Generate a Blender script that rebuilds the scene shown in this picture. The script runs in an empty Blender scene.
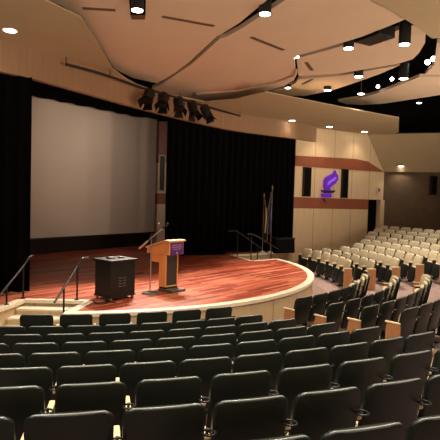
import bpy, bmesh, math, random
from mathutils import Vector, Matrix
from mathutils.geometry import tessellate_polygon
random.seed(7)
S = bpy.context.scene
C = S.collection
PI = math.pi
R_ = math.radians

# ------------------------------------------------------------------ camera survey
F = 504.256; TH = 0.04504; RO = 0.02909
CX, CY = -3.855, 16.173          # centre of the round stage
Z0 = 2.85                        # eye height over the front floor
STG = -2.29                      # stage level (eye = 0 while building)

def ray(u, v):
    a, b = u - 220, v - 220
    cr, sr = math.cos(RO), math.sin(RO)
    x = a * cr + b * sr; y = -a * sr + b * cr
    c, s = math.cos(TH), math.sin(TH)
    U = -y / F
    return Vector((x / F, c + U * s, -s + U * c))
def at(u, v, z):
    r = ray(u, v); return r * (z / r.z)
def dep(u, v, Y):
    r = ray(u, v); return r * (Y / r.y)

def proj(p):
    # inverse of ray()
    c, s = math.cos(TH), math.sin(TH); D = p[1] * c - p[2] * s; U = p[1] * s + p[2] * c
    if D < .3: return (9999, 9999)
    x = p[0] / D * F; y = -U / D * F; cr, sr = math.cos(RO), math.sin(RO)
    return 220 + x * cr - y * sr, 220 + x * sr + y * cr
# ------------------------------------------------------------------ materials
def new_mat(name):
    m = bpy.data.materials.new(name); m.use_nodes = True
    n = m.node_tree.nodes; b = n['Principled BSDF']
    return m, n, m.node_tree.links, b
def plain(name, col, rough=0.6, metal=0.0, spec=0.5, var=0.06, scale=6.0, bump=0.0):
    m, n, l, b = new_mat(name)
    tc = n.new('ShaderNodeTexCoord'); nz = n.new('ShaderNodeTexNoise')
    nz.inputs['Scale'].default_value = scale; nz.inputs['Detail'].default_value = 4
    l.new(tc.outputs['Object'], nz.inputs['Vector'])
    rp = n.new('ShaderNodeValToRGB')
    lo = [max(0, c * (1 - var)) for c in col]; hi = [c * (1 + var) for c in col]
    rp.color_ramp.elements[0].position = .3; rp.color_ramp.elements[1].position = .7
    rp.color_ramp.elements[0].color = (*lo, 1); rp.color_ramp.elements[1].color = (*hi, 1)
    l.new(nz.outputs['Fac'], rp.inputs['Fac']); l.new(rp.outputs['Color'], b.inputs['Base Color'])
    b.inputs['Roughness'].default_value = rough; b.inputs['Metallic'].default_value = metal
    b.inputs['Specular IOR Level'].default_value = spec
    if bump:
        bp = n.new('ShaderNodeBump'); bp.inputs['Strength'].default_value = bump; bp.inputs['Distance'].default_value = .01
        n2 = n.new('ShaderNodeTexNoise'); n2.inputs['Scale'].default_value = scale * 12
        l.new(tc.outputs['Object'], n2.inputs['Vector']); l.new(n2.outputs['Fac'], bp.inputs['Height']); l.new(bp.outputs['Normal'], b.inputs['Normal'])
    return m
def emis(name, col, st):
    m, n, l, b = new_mat(name)
    b.inputs['Base Color'].default_value = (*col, 1)
    b.inputs['Emission Color'].default_value = (*col, 1); b.inputs['Emission Strength'].default_value = st
    return m
def wood(name, c1, c2, rough=.5, scale=2.0, axis='Z'):
    m, n, l, b = new_mat(name)
    tc = n.new('ShaderNodeTexCoord'); mp = n.new('ShaderNodeMapping')
    mp.inputs['Scale'].default_value = {'Z': (12, 12, .8), 'X': (.8, 12, 12), 'Y': (12, .8, 12)}[axis]
    nz = n.new('ShaderNodeTexNoise'); nz.inputs['Scale'].default_value = scale; nz.inputs['Detail'].default_value = 6
    l.new(tc.outputs['Object'], mp.inputs['Vector']); l.new(mp.outputs['Vector'], nz.inputs['Vector'])
    rp = n.new('ShaderNodeValToRGB'); rp.color_ramp.elements[0].position = .32; rp.color_ramp.elements[1].position = .68
    rp.color_ramp.elements[0].color = (*c1, 1); rp.color_ramp.elements[1].color = (*c2, 1)
    l.new(nz.outputs['Fac'], rp.inputs['Fac']); l.new(rp.outputs['Color'], b.inputs['Base Color'])
    b.inputs['Roughness'].default_value = rough
    return m
def plank_floor():
    m, n, l, b = new_mat('stage_planks')
    tc = n.new('ShaderNodeTexCoord'); mp = n.new('ShaderNodeMapping')
    mp.inputs['Rotation'].default_value = (0, 0, -math.atan2(.77, .64))
    l.new(tc.outputs['Object'], mp.inputs['Vector'])
    br = n.new('ShaderNodeTexBrick'); br.inputs['Scale'].default_value = 1
    br.inputs['Brick Width'].default_value = 1.5; br.inputs['Row Height'].default_value = .11; br.inputs['Mortar Size'].default_value = .003
    br.inputs['Color1'].default_value = (0, 0, 0, 1); br.inputs['Color2'].default_value = (1, 1, 1, 1); br.inputs['Mortar'].default_value = (.1, .1, .1, 1)
    br.offset = .37
    l.new(mp.outputs['Vector'], br.inputs['Vector'])
    m2 = n.new('ShaderNodeMapping'); m2.inputs['Scale'].default_value = (1.2, 14, 1)
    l.new(mp.outputs['Vector'], m2.inputs['Vector'])
    nz = n.new('ShaderNodeTexNoise'); nz.inputs['Scale'].default_value = 1.0; nz.inputs['Detail'].default_value = 5
    l.new(m2.outputs['Vector'], nz.inputs['Vector'])
    mx = n.new('ShaderNodeMix'); mx.data_type = 'RGBA'; mx.inputs['Factor'].default_value = .55
    l.new(br.outputs['Color'], mx.inputs['A']); l.new(nz.outputs['Fac'], mx.inputs['B'])
    rp = n.new('ShaderNodeValToRGB')
    e = rp.color_ramp.elements
    e[0].position = .2; e[0].color = (.15, .020, .010, 1)
    e[1].position = .85; e[1].color = (.66, .25, .14, 1)
    k = e.new(.5); k.color = (.38, .070, .034, 1)
    l.new(mx.outputs['Result'], rp.inputs['Fac']); l.new(rp.outputs['Color'], b.inputs['Base Color'])
    b.inputs['Roughness'].default_value = .38
    return m
def fabric(name, c1, c2, scale):
    m, n, l, b = new_mat(name)
    tc = n.new('ShaderNodeTexCoord'); v = n.new('ShaderNodeTexVoronoi'); v.inputs['Scale'].default_value = scale
    l.new(tc.outputs['Object'], v.inputs['Vector'])
    rp = n.new('ShaderNodeValToRGB'); e = rp.color_ramp.elements
    e[0].position = .18; e[0].color = (*c2, 1); e[1].position = .42; e[1].color = (*c1, 1)
    l.new(v.outputs['Distance'], rp.inputs['Fac']); l.new(rp.outputs['Color'], b.inputs['Base Color'])
    b.inputs['Roughness'].default_value = .9; b.inputs['Specular IOR Level'].default_value = .2
    return m
def panelled(name, c1, c2, period, seam=(.2, .11, .055)):
    """veneer with vertical grain and thin vertical seams along object X"""
    m, n, l, b = new_mat(name)
    tc = n.new('ShaderNodeTexCoord'); mp = n.new('ShaderNodeMapping'); mp.inputs['Scale'].default_value = (9, 9, .7)
    nz = n.new('ShaderNodeTexNoise'); nz.inputs['Scale'].default_value = 1.5; nz.inputs['Detail'].default_value = 5
    l.new(tc.outputs['Object'], mp.inputs['Vector']); l.new(mp.outputs['Vector'], nz.inputs['Vector'])
    rp = n.new('ShaderNodeValToRGB'); rp.color_ramp.elements[0].position = .3; rp.color_ramp.elements[1].position = .7
    rp.color_ramp.elements[0].color = (*c1, 1); rp.color_ramp.elements[1].color = (*c2, 1)
    l.new(nz.outputs['Fac'], rp.inputs['Fac'])
    sx = n.new('ShaderNodeSeparateXYZ'); l.new(tc.outputs['Object'], sx.inputs['Vector'])
    md = n.new('ShaderNodeMath'); md.operation = 'WRAP'; md.inputs[1].default_value = period; md.inputs[2].default_value = 0
    l.new(sx.outputs['X'], md.inputs[0])
    lt = n.new('ShaderNodeMath'); lt.operation = 'LESS_THAN'; lt.inputs[1].default_value = .03; l.new(md.outputs[0], lt.inputs[0])
    mx = n.new('ShaderNodeMix'); mx.data_type = 'RGBA'; l.new(lt.outputs[0], mx.inputs['Factor'])
    l.new(rp.outputs['Color'], mx.inputs['A']); mx.inputs['B'].default_value = (*seam, 1)
    l.new(mx.outputs['Result'], b.inputs['Base Color']); b.inputs['Roughness'].default_value = .5
    return m

M = dict(
    plaster=plain('painted_plaster', (.64, .485, .355), .85, var=.02, scale=1.2, spec=.2),
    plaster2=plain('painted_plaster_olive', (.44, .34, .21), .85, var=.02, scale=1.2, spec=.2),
    void=plain('matte_black', (.006, .0055, .005), .95, spec=.05),
    curtain=plain('black_velour', (.005, .005, .005), .95, spec=.12, var=.3, scale=14),
    blackm=plain('black_metal', (.007, .007, .007), .45, spec=.4),
    rail=plain('dark_painted_rail', (.03, .03, .033), .4, metal=.3),
    chrome=plain('brushed_steel', (.5, .48, .45), .3, metal=.9),
    shell=plain('dark_moulded_plastic', (.0080, .0110, .0080), .42, spec=.32, var=.1),
    rim_highlight=plain('grey_edge_highlight', (.22, .24, .225), .26, spec=.6),  # pale grey stands in for light catching the seat-back tops
    pan=plain('black_seat_pan', (.010, .011, .010), .5, spec=.3),
    fabric=fabric('beige_patterned_fabric', (.60, .50, .34), (.16, .12, .075), 38),
    armwood=wood('pale_maple', (.66, .50, .27), (.78, .62, .36), .45, axis='Y'),
    endwood=wood('honey_oak', (.36, .155, .06), (.48, .22, .09), .45),
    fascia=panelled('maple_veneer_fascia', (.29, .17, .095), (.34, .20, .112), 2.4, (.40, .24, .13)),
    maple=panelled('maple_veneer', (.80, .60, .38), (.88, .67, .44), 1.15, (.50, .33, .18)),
    maroon=wood('reddish_veneer', (.30, .085, .04), (.36, .11, .055), .5),
    brownwall=plain('dark_brown_acoustic_wall', (.15, .105, .07), .9, var=.1, scale=3, spec=.2),
    backwall=plain('black_brown_wall', (.022, .012, .009), .9, var=.15),
    screen=plain('projection_screen', (.54, .45, .385), .9, var=.01, spec=.1),
    planks=plank_floor(),
    nosing=wood('cream_nosing', (.80, .68, .52), (.88, .77, .60), .4, axis='X'),
    stagefront=panelled('stage_front_veneer', (.50, .37, .20), (.58, .43, .25), 1.3, (.36, .25, .13)),
    carpet=plain('dusty_mauve_carpet', (.28, .195, .175), .95, var=.12, scale=9, spec=.1, bump=.3),
    lecternwood=wood('orange_oak', (.80, .36, .11), (.88, .43, .16), .4),
    lecterntop=wood('light_oak_top', (.72, .46, .22), (.8, .54, .28), .4, axis='Y'),
    darkpanel=plain('charcoal_panel', (.035, .035, .032), .6, var=.2, scale=20),
    greybase=plain('grey_base', (.10, .09, .085), .5),
    purple=plain('purple_banner', (.10, .02, .22), .6),
    marks=plain('pale_print', (.45, .28, .42), .6),
    glow=emis('lamp_lens', (1, .93, .80), 14),
    glow2=emis('spot_lens', (1, .96, .88), 26),
    torch=emis('purple_lit_acrylic', (.12, .015, .48), .42),
    torchl=emis('light_purple_acrylic', (.26, .10, .72), .6),
    torchd=plain('deep_purple_acrylic', (.05, .012, .17), .4),
    slot=plain('dark_bronze_diffuser', (.13, .07, .04), .6),
    navy=plain('navy_flag_cloth', (.03, .035, .10), .8, var=.3),
    blue=plain('blue_flag_cloth', (.12, .16, .42), .8, var=.35, scale=5),
    gold=plain('gold_fringe', (.30, .20, .08), .6, metal=.3),
    goldcloth=plain('gold_cloth', (.55, .42, .18), .8),
    white=plain('off_white_plastic', (.65, .55, .42), .5),
)

# ------------------------------------------------------------------ mesh helpers
def link(name, bm, mat, parent=None, loc=None, rz=0.0, smooth=False, mats=None):
    bmesh.ops.recalc_face_normals(bm, faces=bm.faces[:])
    me = bpy.data.meshes.new(name); bm.to_mesh(me); bm.free()
    for mm in (mats or [mat]): me.materials.append(mm)
    if smooth:
        for p in me.polygons: p.use_smooth = True
    o = bpy.data.objects.new(name, me); C.objects.link(o)
    if parent: o.parent = parent
    if loc is not None: o.location = loc
    o.rotation_euler = (0, 0, rz)
    return o
def empty(name, loc, rz=0.0):
    o = bpy.data.objects.new(name, None); C.objects.link(o); o.location = loc; o.rotation_euler = (0, 0, rz)
    o.empty_display_size = .1
    return o
def tag(o, label=None, cat=None, group=None, kind=None):
    if label: o['label'] = label
    if cat: o['category'] = cat
    if group: o['group'] = group
    if kind: o['kind'] = kind
    return o
def box(bm, c, s, rz=0, bev=0.0, seg=2, rx=0):
    r = bmesh.ops.create_cube(bm, size=1)
    vs = r['verts']
    bmesh.ops.scale(bm, vec=s, verts=vs)
    if bev:
        es = list({e for v in vs for e in v.link_edges})
        rr = bmesh.ops.bevel(bm, geom=es, offset=bev, segments=seg, affect='EDGES', profile=.5)
        vs = list({v for f in rr['faces'] for v in f.verts} | {v for v in vs if v.is_valid})
    M4 = Matrix.Translation(c) @ Matrix.Rotation(rz, 4, 'Z') @ Matrix.Rotation(rx, 4, 'X')
    bmesh.ops.transform(bm, matrix=M4, verts=vs)
    return vs
def tube(bm, pts, r, seg=10, caps=True):
    pts = [Vector(p) for p in pts]
    rings = []
    for i, p in enumerate(pts):
        d = (pts[min(i + 1, len(pts) - 1)] - pts[max(i - 1, 0)]).normalized()
        up = Vector((0, 0, 1)) if abs(d.z) < .95 else Vector((1, 0, 0))
        a = d.cross(up).normalized(); b = a.cross(d)
        rad = r[i] if isinstance(r, (list, tuple)) else r
        rings.append([bm.verts.new(p + a * rad * math.cos(t) + b * rad * math.sin(t)) for t in [2 * PI * k / seg for k in range(seg)]])
    for i in range(len(rings) - 1):
        for k in range(seg):
            bm.faces.new((rings[i][k], rings[i][(k + 1) % seg], rings[i + 1][(k + 1) % seg], rings[i + 1][k]))
    if caps:
        bm.faces.new(rings[0][::-1]); bm.faces.new(rings[-1])
def cap(bm, vs):
    for t3 in tessellate_polygon([[v.co for v in vs]]):
        try: bm.faces.new([vs[i] for i in t3])
        except ValueError: pass
def prism(bm, pts, z0, z1):
    lo = [bm.verts.new((p[0], p[1], z0)) for p in pts]; hi = [bm.verts.new((p[0], p[1], z1)) for p in pts]
    n = len(pts)
    cap(bm, lo); cap(bm, hi)
    for i in range(n): bm.faces.new((lo[i], lo[(i + 1) % n], hi[(i + 1) % n], hi[i]))
def extrude_xz(bm, pts, y0, y1):
    lo = [bm.verts.new((p[0], y0, p[1])) for p in pts]; hi = [bm.verts.new((p[0], y1, p[1])) for p in pts]
    n = len(pts)
    cap(bm, lo); cap(bm, hi)
    for i in range(n): bm.faces.new((lo[i], hi[i], hi[(i + 1) % n], lo[(i + 1) % n]))
def wallbox(bm, p0, p1, z0, z1, th):
    """box wall between two plan points, thickness to the left of p0->p1"""
    p0, p1 = Vector(p0), Vector(p1); d = (p1 - p0).normalized(); n = Vector((-d.y, d.x)) * th
    prism(bm, [p0, p1, p1 + n, p0 + n], z0, z1)
def arc_pt(a, R): return (CX + R * math.sin(a), CY - R * math.cos(a))
def struct(name, bm, mat, **k):
    o = link(name, bm, mat, **k); o['kind'] = 'structure'; return o
def smooth_path(pts, n=6):
    out = []
    P = [Vector(p) for p in pts]; P = [2 * P[0] - P[1]] + P + [2 * P[-1] - P[-2]]
    for i in range(1, len(P) - 2):
        for k in range(n):
            t = k / n
            out.append(.5 * ((2 * P[i]) + (-P[i - 1] + P[i + 1]) * t + (2 * P[i - 1] - 5 * P[i] + 4 * P[i + 1] - P[i + 2]) * t * t + (-P[i - 1] + 3 * P[i] - 3 * P[i + 1] + P[i + 2]) * t ** 3))
    out.append(P[-2]); return out

# ------------------------------------------------------------------ house floor
HS = [1.943, 1.935, 1.846, 1.741, 1.627, 1.518, 1.400, 1.291]     # top of backrest below the eye, row by row
for k in range(8, 14): HS.append(1.291 - .114 * (k - 7))
SEAT_H = .88
R0, PIT = 8.317, .7558
def row_floor(k):
    k = max(0, min(k, 13)); i = int(k); f = k - i
    h = HS[i] * (1 - f) + HS[min(i + 1, 13)] * f
    return -(h + SEAT_H)
bm = bmesh.new()
angs = [R_(a) for a in range(-50, 141, 2)]
rads = [5.2] + [R0 + PIT * k for k in [-2.5, -1, 0, .5] + list(range(1, 14))]
grid = []
for r in rads:
    k = (r - R0) / PIT
    z = -2.85 if k <= -.5 else row_floor(k) - .004
    grid.append([bm.verts.new((*arc_pt(a, r), z)) for a in angs])
for i in range(len(grid) - 1):
    for j in range(len(angs) - 1):
        bm.faces.new((grid[i][j], grid[i + 1][j], grid[i + 1][j + 1], grid[i][j + 1]))
struct('floor', bm, M['carpet'])

# ------------------------------------------------------------------ stage
RS = 6.795
def arc(a0, a1, R, n):
    return [arc_pt(R_(a0 + (a1 - a0) * i / n), R) for i in range(n + 1)]
def stage_outline(R):
    aL = -math.degrees(math.asin((4.28 + CX) / R)) if False else math.degrees(math.asin((-4.28 - CX) / R))
    aR = math.degrees(math.asin((-2.90 - CX) / R))
    return (arc(-70, aL, R, 24) + [(-4.10, 10.60), (-2.76, 10.66)] + arc(aR, 116.6, R, 70)
            + [(1.25, 18.40), (.52, 20.02), (3.22, 22.0), (3.22, 24.6), (-11.0, 24.6)])
bm = bmesh.new(); prism(bm, stage_outline(RS), -2.87, STG - .05)
struct('wall_stage_front', bm, M['stagefront'])
bm = bmesh.new(); prism(bm, stage_outline(RS), STG - .05, STG)
struct('floor_stage', bm, M['planks'])
# cream nosing around the edge
bm = bmesh.new()
def strip(bm, path, w, z0, z1, out=.03):
    P = [Vector(p) for p in path]; A = []; B = []
    for i, p in enumerate(P):
        d = (P[min(i + 1, len(P) - 1)] - P[max(i - 1, 0)]).normalized(); n = Vector((-d.y, d.x))
        A.append(p - n * out); B.append(p + n * w)
    prism_pts = A + B[::-1]
    n = len(P)
    for i in range(n - 1):
        q = [A[i], A[i + 1], B[i + 1], B[i]]
        lo = [bm.verts.new((*v, z0)) for v in q]; hi = [bm.verts.new((*v, z1)) for v in q]
        bm.faces.new(lo[::-1]); bm.faces.new(hi)
        for a in range(4): bm.faces.new((lo[a], lo[(a + 1) % 4], hi[(a + 1) % 4], hi[a]))
aR = math.degrees(math.asin((-2.90 - CX) / RS)); aL = math.degrees(math.asin((-4.28 - CX) / RS))
strip(bm, arc(aR, 116.6, RS, 70), .17, STG - .06, STG + .012)
strip(bm, arc(-70, aL, RS, 24), .17, STG - .06, STG + .012)
strip(bm, [(-4.28, 9.41), (-4.10, 10.60)], .14, STG - .06, STG + .010)
strip(bm, [(-4.10, 10.60), (-2.76, 10.66)], .10, STG - .06, STG + .008)
strip(bm, [(-2.76, 10.66), (-2.90, 9.45)], .14, STG - .06, STG + .010)
strip(bm, [(2.22, 19.2), (1.25, 18.40)], .12, STG - .06, STG + .010)
strip(bm, [(1.25, 18.40), (.52, 20.02)], .12, STG - .06, STG + .008)
strip(bm, [(.52, 20.02), (3.22, 22.0)], .12, STG - .06, STG + .010)
struct('trim_stage_edge', bm, M['nosing'])
# stairs at the left
t = empty('stage_steps', (-3.45, 10.1, -2.86)); tag(t, 'maple stage steps with cream treads at the left of the stage front', 'steps')
o3 = Vector((-3.45, 10.1, -2.86))
def steps(parent, o3, rows):
    for quad, z in rows:
        b1 = bmesh.new(); prism(b1, [(p[0] - o3.x, p[1] - o3.y) for p in quad], 0, z - .035 - o3.z)
        link('riser', b1, M['stagefront'], parent)
        cx = sum(p[0] for p in quad) / 4; cy = sum(p[1] for p in quad) / 4
        b2 = bmesh.new(); prism(b2, [((p[0]) - o3.x, (p[1]) - o3.y) for p in quad], z - .035 - o3.z, z - o3.z)
        link('tread', b2, M['nosing'], parent)
def lx(y, side):   # side walls of the stair notch
    return (-4.10 + (10.60 - y) * -.151 + .012) if side < 0 else (-2.76 - (10.66 - y) * .1157 - .012)
rows = []
ys = [10.585, 10.28, 9.95, 9.62]
for i, z in enumerate((-2.41, -2.53, -2.66)):
    y1, y0 = ys[i], ys[i + 1]
    rows.append(([(lx(y0, -1), y0), (lx(y0, 1), y0), (lx(y1, 1), y1), (lx(y1, -1), y1)], z))
steps(t, o3, rows)
# stairs at the far right
o3 = Vector((1.7, 20.0, -2.86))
t = empty('stage_steps', o3); tag(t, 'maple steps at the far right end of the stage by the flags', 'steps')
d = Vector((.805, .593)); p0 = Vector((1.22, 18.62)); p1 = Vector((.64, 19.95))
rows = []
for i, z in enumerate((-2.42, -2.55, -2.68)):
    a0 = p0 + Vector((.80, .66)) * (.36 * i + .0) / 1.0; a1 = p0 + Vector((.80, .66)) * .36 * (i + 1)
    b0 = p1 + d * .38 * i; b1 = p1 + d * .38 * (i + 1)
    rows.append(([tuple(a0 + Vector((.05, .05))), tuple(a1 + Vector((.05, .05))), tuple(b1), tuple(b0)], z))
steps(t, o3, rows)

# ------------------------------------------------------------------ walls
W0, W1 = (3.229, 22.316), (8.076, 25.15)
WZ1, WZ2, WZ3 = 1.50, .104, -.388         # bands on the wall
wd = (Vector(W1) - Vector(W0)); WL = wd.length; wa = math.atan2(wd.y, wd.x)
def wu(u, Z=0):       # distance along right wall for image column u
    r = ray(u, 200); w = wd.normalized()
    # solve W0 + s w = t r
    det = w.x * (-r.y) + r.x * w.y
    s = ((-W0[0]) * (-r.y) + r.x * (-W0[1])) / det
    return s
def wz(u, v):
    s = wu(u); p = Vector(W0) + wd.normalized() * s
    r = ray(u, v); return r.z * p.y / r.y
def wallpart(name, s0, s1, z0, z1, mat, off=0.0, th=.08, kind='structure', pts=None):
    b = bmesh.new()
    if pts: extrude_xz(b, pts, -off - th, -off + .0)
    else: extrude_xz(b, [(s0, z0), (s1, z0), (s1, z1), (s0, z1)], -off - th, -off)
    return link(name, b, mat, loc=(W0[0], W0[1], 0), rz=wa), b
sD = wu(368.5)
o, _ = wallpart('wall_right', 0, WL + .02, WZ1 - .02, 3.6, M['maple'], th=-.3); o['kind'] = 'structure'
o, _ = wallpart('wall_right_mid', 0, WL + .02, WZ2, WZ1 - .02, M['maple'], th=-.3); o['kind'] = 'structure'
o, _ = wallpart('wall_right_band', 0, sD, WZ3, WZ2, M['maroon'], th=-.3); o['kind'] = 'structure'
o, _ = wallpart('wall_right_lower', 0, sD, -3.0, WZ3, M['maple'], th=-.3); o['kind'] = 'structure'
zt = wz(310, 157)
o, _ = wallpart('trim_upper_band', 0, 0, 0, 0, M['maroon'], off=0, th=.03,
                pts=[(0, WZ1 - .02), (WL, WZ1 - .02), (wu(366), wz(366, 161.5)), (wu(353), wz(353, 158.8)), (0, zt)]); o['kind'] = 'structure'
# doorway
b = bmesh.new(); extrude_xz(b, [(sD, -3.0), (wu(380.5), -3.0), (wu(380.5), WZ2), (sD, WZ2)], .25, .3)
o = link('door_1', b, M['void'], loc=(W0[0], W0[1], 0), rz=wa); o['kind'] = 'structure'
b = bmesh.new(); extrude_xz(b, [(wu(380.5), -3.0), (wu(384.5), -3.0), (wu(384.5), WZ2), (wu(380.5), WZ2)], -.02, .25)
o = link('trim_door', b, M['maple'], loc=(W0[0], W0[1], 0), rz=wa); o['kind'] = 'structure'
# rear brown wall and sloping soffit over it
q1 = at(440, 172.5, 1.49); q2 = at(520, 173.5, 1.49)
bm = bmesh.new(); wallbox(bm, (8.0, 25.25), (q2.x, q2.y + .1), -3.0, 1.56, .2)
struct('wall_rear', bm, M['brownwall'])
bm = bmesh.new(); wallbox(bm, (7.0, 26.3), (q2.x + 2, q2.y + 2.0), 1.4, 7.5, .2)
struct('wall_rear_upper', bm, M['void'])
A = Vector((7.0, 24.5, 3.25)); B = at(440, 133, 3.25); B2 = at(560, 134, 3.25)
Lw = Vector((8.06, 25.12, 1.50)); Rw = Vector((q1.x, q1.y, 1.50)); Rw2 = Vector((q2.x, q2.y, 1.50))
bm = bmesh.new()
top = [A, B, B2]; bot = [Lw, Rw, Rw2]
back = Vector((.1, .5, .12))
def sheet(bm, top, bot, off):
    r1 = [bm.verts.new(p) for p in top]; r2 = [bm.verts.new(p) for p in bot]
    r3 = [bm.verts.new(p + off) for p in top]; r4 = [bm.verts.new(p + off) for p in bot]
    n = len(top)
    for i in range(n - 1):
        bm.faces.new((r1[i], r1[i + 1], r2[i + 1], r2[i])); bm.faces.new((r3[i], r4[i], r4[i + 1], r3[i + 1]))
        bm.faces.new((r1[i], r3[i], r3[i + 1], r1[i + 1])); bm.faces.new((r2[i], r2[i + 1], r4[i + 1], r4[i]))
    bm.faces.new((r1[0], r2[0], r4[0], r3[0])); bm.faces.new((r1[-1], r3[-1], r4[-1], r2[-1]))
sheet(bm, top, bot, back)
struct('ceiling_rear_soffit', bm, M['plaster2'])
# stage back wall behind the screen and the wall beyond with its bands
sc0, sc1 = Vector((-6.694, 17.796)), Vector((-2.964, 22.86))
sd = (sc1 - sc0).normalized(); sn = Vector((-sd.y, sd.x))
b0 = sc0 - sd * 4.5 + sn * .5; b1 = sc1 + sd * .35 + sn * .5
bm = bmesh.new(); wallbox(bm, b0, b1, STG - .02, 5.5, .2)
struct('wall_stage_back', bm, M['backwall'])
def flatpart(name, x0, x1, z0, z1, mat):
    b = bmesh.new(); prism(b, [(x0, 23.35), (x1, 23.35), (x1, 23.6), (x0, 23.6)], z0, z1); return struct(name, b, mat)
flatpart('wall_stage_side_upper', -3.35, 3.2, WZ1, 3.4, M['maroon'])
flatpart('wall_stage_side_middle', -3.35, 3.2, WZ2, WZ1, M['maple'])
flatpart('wall_stage_side_band', -3.35, 3.2, WZ3, WZ2, M['maroon'])
flatpart('wall_stage_side_lower', -3.35, 3.2, STG - .01, WZ3, M['maple'])
flatpart('wall_stage_side_top', -3.35, 3.2, 3.4, 5.5, M['void'])
# roof void and black outer walls of the void
bm = bmesh.new(); prism(bm, [(-16, -1.0), (22, -1.0), (22, 30), (-16, 30)], 6.6, 6.8)
struct('ceiling', bm, M['void'])
bm = bmesh.new(); wallbox(bm, (-11.5, 8), (-11.5, 28), -3, 6.6, .2)
struct('wall_left', bm, M['void'])
bm = bmesh.new(); wallbox(bm, (7.2, 26.7), (-11.5, 27.5), -3, 6.6, .2)
struct('wall_back', bm, M['void'])

# proscenium fascia (curved)
ks = .955
fp = [(u * ks, v * ks) for u, v in [(-6.2, 9.0), (-5.55, 10.35), (-5.0, 11.38), (-4.54, 12.0), (-4.04, 12.89), (-3.03, 14.85), (-2.32, 16.14), (-1.17, 18.02), (.29, 20.05), (1.56, 21.15), (3.25, 22.35), (4.3, 23.3)]]
fp = [tuple(p) for p in smooth_path([(*p, 0) for p in fp], 5)]
FB, FT = 2.55, 3.23
bm = bmesh.new()
v = [[bm.verts.new((p[0] + o_[0], p[1] + o_[1], z)) for p in fp] for o_, z in (((0, 0), FB), ((0, 0), FT), ((-.12, .12), FT), ((-.12, .12), FB))]
for a in range(4):
    for i in range(len(fp) - 1):
        bm.faces.new((v[a][i], v[a][i + 1], v[(a + 1) % 4][i + 1], v[(a + 1) % 4][i]))
for i in (0, -1): bm.faces.new([v[a][i] for a in range(4)])
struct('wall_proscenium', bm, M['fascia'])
# flat soffit over the fascia
near = [(-30, -25), (42, -1), (81, 18), (97, 43), (113, 69.5), (126, 79), (140, 86.5), (170, 95), (205, 102), (235, 99.5), (265, 92), (290, 97), (340, 107), (399, 118), (398.7, 132.5)]
pn = [at(u, v_, FT) for u, v_ in near]
fpp = [Vector((p[0] - .1, p[1] + .1, 0)) for p in fp]
poly = [(p.x, p.y) for p in pn] + [(8.0, 25.0), (4.3, 22.85)] + [(p.x, p.y) for p in fpp[::-1] if p.x < 4.0]
bm = bmesh.new(); prism(bm, poly, FT, FT + .03)
struct('ceiling_soffit', bm, M['plaster2'])

# ------------------------------------------------------------------ ceiling clouds
def cloud(pix, z, th, label, mat='plaster', slots=(), name='ceiling_panel'):
    P = [at(u, v_, z) for u, v_ in pix]
    c = sum(P, Vector()) / len(P)
    t = empty(name, (c.x, c.y, z)); tag(t, label, 'ceiling panel', 'suspended ceiling panels')
    b = bmesh.new(); prism(b, [(p.x - c.x, p.y - c.y) for p in P], 0, th)
    link('panel', b, M[mat], t)
    for (a, b2, w) in slots:
        p, q = at(*a, z), at(*b2, z); d_ = (q - p).normalized(); n_ = Vector((-d_.y, d_.x, 0)) * w
        s = bmesh.new(); prism(s, [((x - c).x, (x - c).y) for x in (p, q, q + n_, p + n_)], -.012, .01)
        link('slot_diffuser', s, M['slot'], t)
    return t
t = cloud([(18, -60), (44, -1), (62, 6), (82.5, 18.5), (98, 43), (114.5, 69), (133, 78), (157, 83.5), (175, 73), (191, 60.5), (217.5, 36), (225, 32), (240, 22.5), (267, 0), (320, -40)], 3.5, .10,
      'large pinkish ceiling panel over the screen side, nearest the left corner', slots=[((82, 7), (115, 9), .10), ((163, 15.5), (215, 25), .10)])
cloud([(152, 88.5), (160, 85), (192, 64), (219.5, 39), (225, 37.5), (240, 29.5), (285.5, 0), (320, -26), (330, -26), (369, 0), (394, 12.5), (406, 19), (388, 26.5), (361, 37), (330, 46.5), (298, 55.5), (294, 59), (295, 66), (295.5, 74), (275, 81.5), (237, 90), (201, 92.5), (197, 100.5), (175, 96)], 3.55, .10,
      'wide pinkish ceiling panel in the middle of the picture with one short slot', slots=[((253, 36.5), (285, 49.5), .10)])
cloud([(196, 94), (237, 91.5), (275, 83.2), (294, 76.5), (296.5, 70), (297.5, 73), (294, 80), (285, 85.5), (265, 91.5), (245, 97), (232, 99.5), (215, 101.2), (198, 100.5)], 3.5, .05,
      'thin crescent ceiling panel just behind the wide middle panel')
cloud([(296.5, 58.5), (330, 49.5), (361, 40.5), (387, 35.5), (400, 29), (413, 25.5), (420, 29), (425.5, 34.5), (425, 43), (419, 53), (413, 59), (399, 63.6), (367, 69), (340, 73.5), (310, 75.5), (298.5, 76)], 3.8, .10,
      'long curved ceiling panel below the black linear box', slots=[((308, 62), (314, 70), .10)])
cloud([(400, 65.2), (363, 71.5), (340, 75.8), (310, 78.5), (298.5, 79.5), (296, 83), (287, 87.5), (266, 92.2), (290, 95.8), (305, 96), (330, 91), (350, 84.5), (380, 74)], 3.9, .10,
      'narrow curved ceiling panel directly above the black lighting gap', slots=[((301, 84), (311, 79), .10)])
cloud([(338, 101.5), (360, 98), (378.5, 93), (397, 86), (419.5, 77), (440, 77), (470, 79), (470, 91), (440, 95), (401, 101), (385, 103.5), (363, 105), (345, 104)], 4.0, .10,
      'farthest leaf-shaped ceiling panel beyond the spotlights')
cloud([(366, -3), (371, 0), (395, 12.8), (414, 25), (432, 38.5), (441, 38), (480, 36), (480, -40), (366, -40)], 3.5, .10,
      'olive tan ceiling panel filling the top right corner', mat='plaster2')
cloud([(437, 43), (475, 40), (475, 76), (425, 74.5), (434, 65)], 3.9, .10,
      'small ceiling panel at the right picture edge beside the twin spotlight')

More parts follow.
